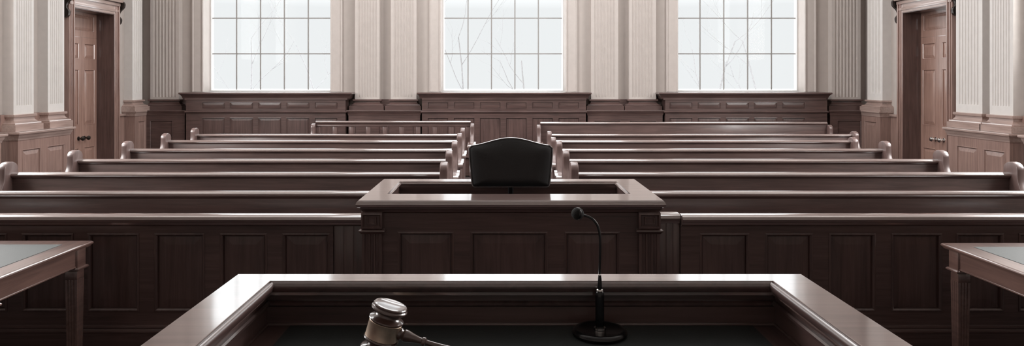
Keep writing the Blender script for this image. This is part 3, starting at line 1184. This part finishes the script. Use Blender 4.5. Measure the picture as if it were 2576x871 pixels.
# ------------------------------------------------------------ microphone
def microphone():
    x, y = .2435, 1.762
    t = thing('gooseneck_microphone', 'black gooseneck microphone on a round base, standing on the leather desk surface', 'microphone', (x, y, ST))
    T = Matrix.Translation((x, y, ST + .0008))
    bm = NB()
    lathe(bm, [(0, 0), (.062, 0), (.0665, .003), (.0675, .007), (.066, .011), (.062, .0145), (.057, .0155), (.052, .0145), (.050, .0135), (0, .0135)], T, 56)
    obj('base', bm, BLACK, t)
    bm = NB()
    lathe(bm, [(.0115, .0135), (.0145, .014), (.0145, .0185), (.0115, .0195)], T, 28)
    obj('collar', bm, CHROME, t)
    bm = NB()
    lathe(bm, [(0, .019), (.0098, .019), (.0108, .024), (.0110, .095), (.0100, .103), (.0078, .108), (.0055, .110), (.0048, .14), (.0036, .147), (0, .147)], T, 28)
    obj('grip', bm, BLACK, t)
    bm = NB()
    lathe(bm, [(.0079, .1075), (.0088, .109), (.0079, .112), (.0056, .113)], T, 24)
    obj('ring', bm, CHROME, t)
    m = y / 1800.0

    def pt(px, py):
        return (px * m - 1260 * m, y, EYE - (py - 205) * m)
    g_ = catmull([pt(1508, 690), pt(1509.5, 650), pt(1510, 610), pt(1508, 585), pt(1502, 566), pt(1491, 552), pt(1479, 545), pt(1466, 541)], 5)
    bm = NB()
    tube(bm, g_, .0031, 10)
    obj('gooseneck', bm, BLACK, t)
    hd = Vector(pt(1453, 538))
    bm = NB()
    d = Vector((-1, -.35, .1)).normalized()
    Mh = Matrix.Translation(hd) @ Vector((0, 0, 1)).rotation_difference(d).to_matrix().to_4x4()
    R = .0155
    prof = [(0, -R)] + [(R * math.cos(math.radians(a)), R * math.sin(math.radians(a))) for a in range(-80, 81, 10)] + [(0, R)]
    lathe(bm, prof, Mh, 28)
    hdo = obj('microphone_head', bm, FOAM, t)
    bm = NB()
    lathe(bm, [(R * .985, -.003), (R * 1.03, -.002), (R * 1.03, .002), (R * .985, .003)], Mh, 32)
    obj('head_ring', bm, BLACK, hdo)


microphone()


# ------------------------------------------------------------ gavel
def gavel():
    Yg = 1.615
    m = Yg / 1800.0
    cx = (965.5 - 1260) * m
    t = thing('gavel', 'polished dark wood gavel with a brass band, resting on the leather surface', 'gavel', (cx, Yg, ST))
    ang = math.radians(16.0)
    R_ = Matrix.Rotation(ang, 4, 'Y')
    # lowest point of the tilted head touches the surface
    low = max(h * math.cos(ang) + r * math.sin(ang) for r, h in ((.0415, .0465), (.0388, .0555), (.0370, .0575), (.0330, .0585)))
    T = Matrix.Translation((cx, Yg, ST + low + .0005)) @ R_
    half = [(.0370, .0190), (.0392, .0205), (.0400, .0225), (.0392, .0245), (.0355, .0262), (.0315, .0280), (.0275, .0310), (.0260, .0340), (.0258, .0375), (.0280, .0400), (.0340, .0415), (.0395, .0435), (.0415, .0465), (.0410, .0490), (.0385, .0508), (.0378, .0520), (.0388, .0535), (.0388, .0555), (.0370, .0575), (.0330, .0585), (.0320, .0580), (0, .0578)]
    bm = NB()
    lathe(bm, [(0, .0190)] + half, T, 56)
    lathe(bm, [(0, -.0190)] + [(r, -h) for r, h in half], T, 56)
    lathe(bm, [(0, -.0192), (.034, -.0192), (.034, .0192), (0, .0192)], T, 40)
    obj('gavel_head', bm, GAVEL, t)
    bm = NB()
    lathe(bm, [(.033, -.0188), (.0374, -.0188), (.0380, -.0180), (.0377, -.017), (.0377, .017), (.0380, .0180), (.0374, .0188), (.033, .0188)], T, 56)
    obj('brass_band', bm, BRASS, t)
    # turned handle, at right angles to the head
    d = Vector((math.cos(math.radians(-16.3)), -.08, math.sin(math.radians(-16.3)))).normalized()
    p0 = Vector((cx, Yg, ST + low)) + d * .030 + Vector((0, 0, .001))
    Mh = Matrix.Translation(p0) @ Vector((0, 0, 1)).rotation_difference(d).to_matrix().to_4x4()
    bm = NB()
    pr = [(0, 0), (.0135, 0), (.0150, .006), (.0150, .013), (.0130, .0155), (.0120, .017), (.0135, .019), (.0152, .022), (.0148, .028), (.0115, .042), (.0085, .056), (.0075, .064),
          (.0078, .066), (.0105, .068), (.0112, .072), (.0105, .076), (.0075, .078), (.0068, .082), (.0072, .100), (.0085, .13), (.0105, .16), (.0118, .18), (.0112, .195), (.008, .203), (.0095, .208), (.0105, .213), (.008, .220), (0, .222)]
    lathe(bm, [(r * .93, h * (.9 if h < .08 else .9 - .15 * (h - .08) / .142)) for r, h in pr], Mh, 32)
    obj('handle', bm, GAVEL, t)


gavel()
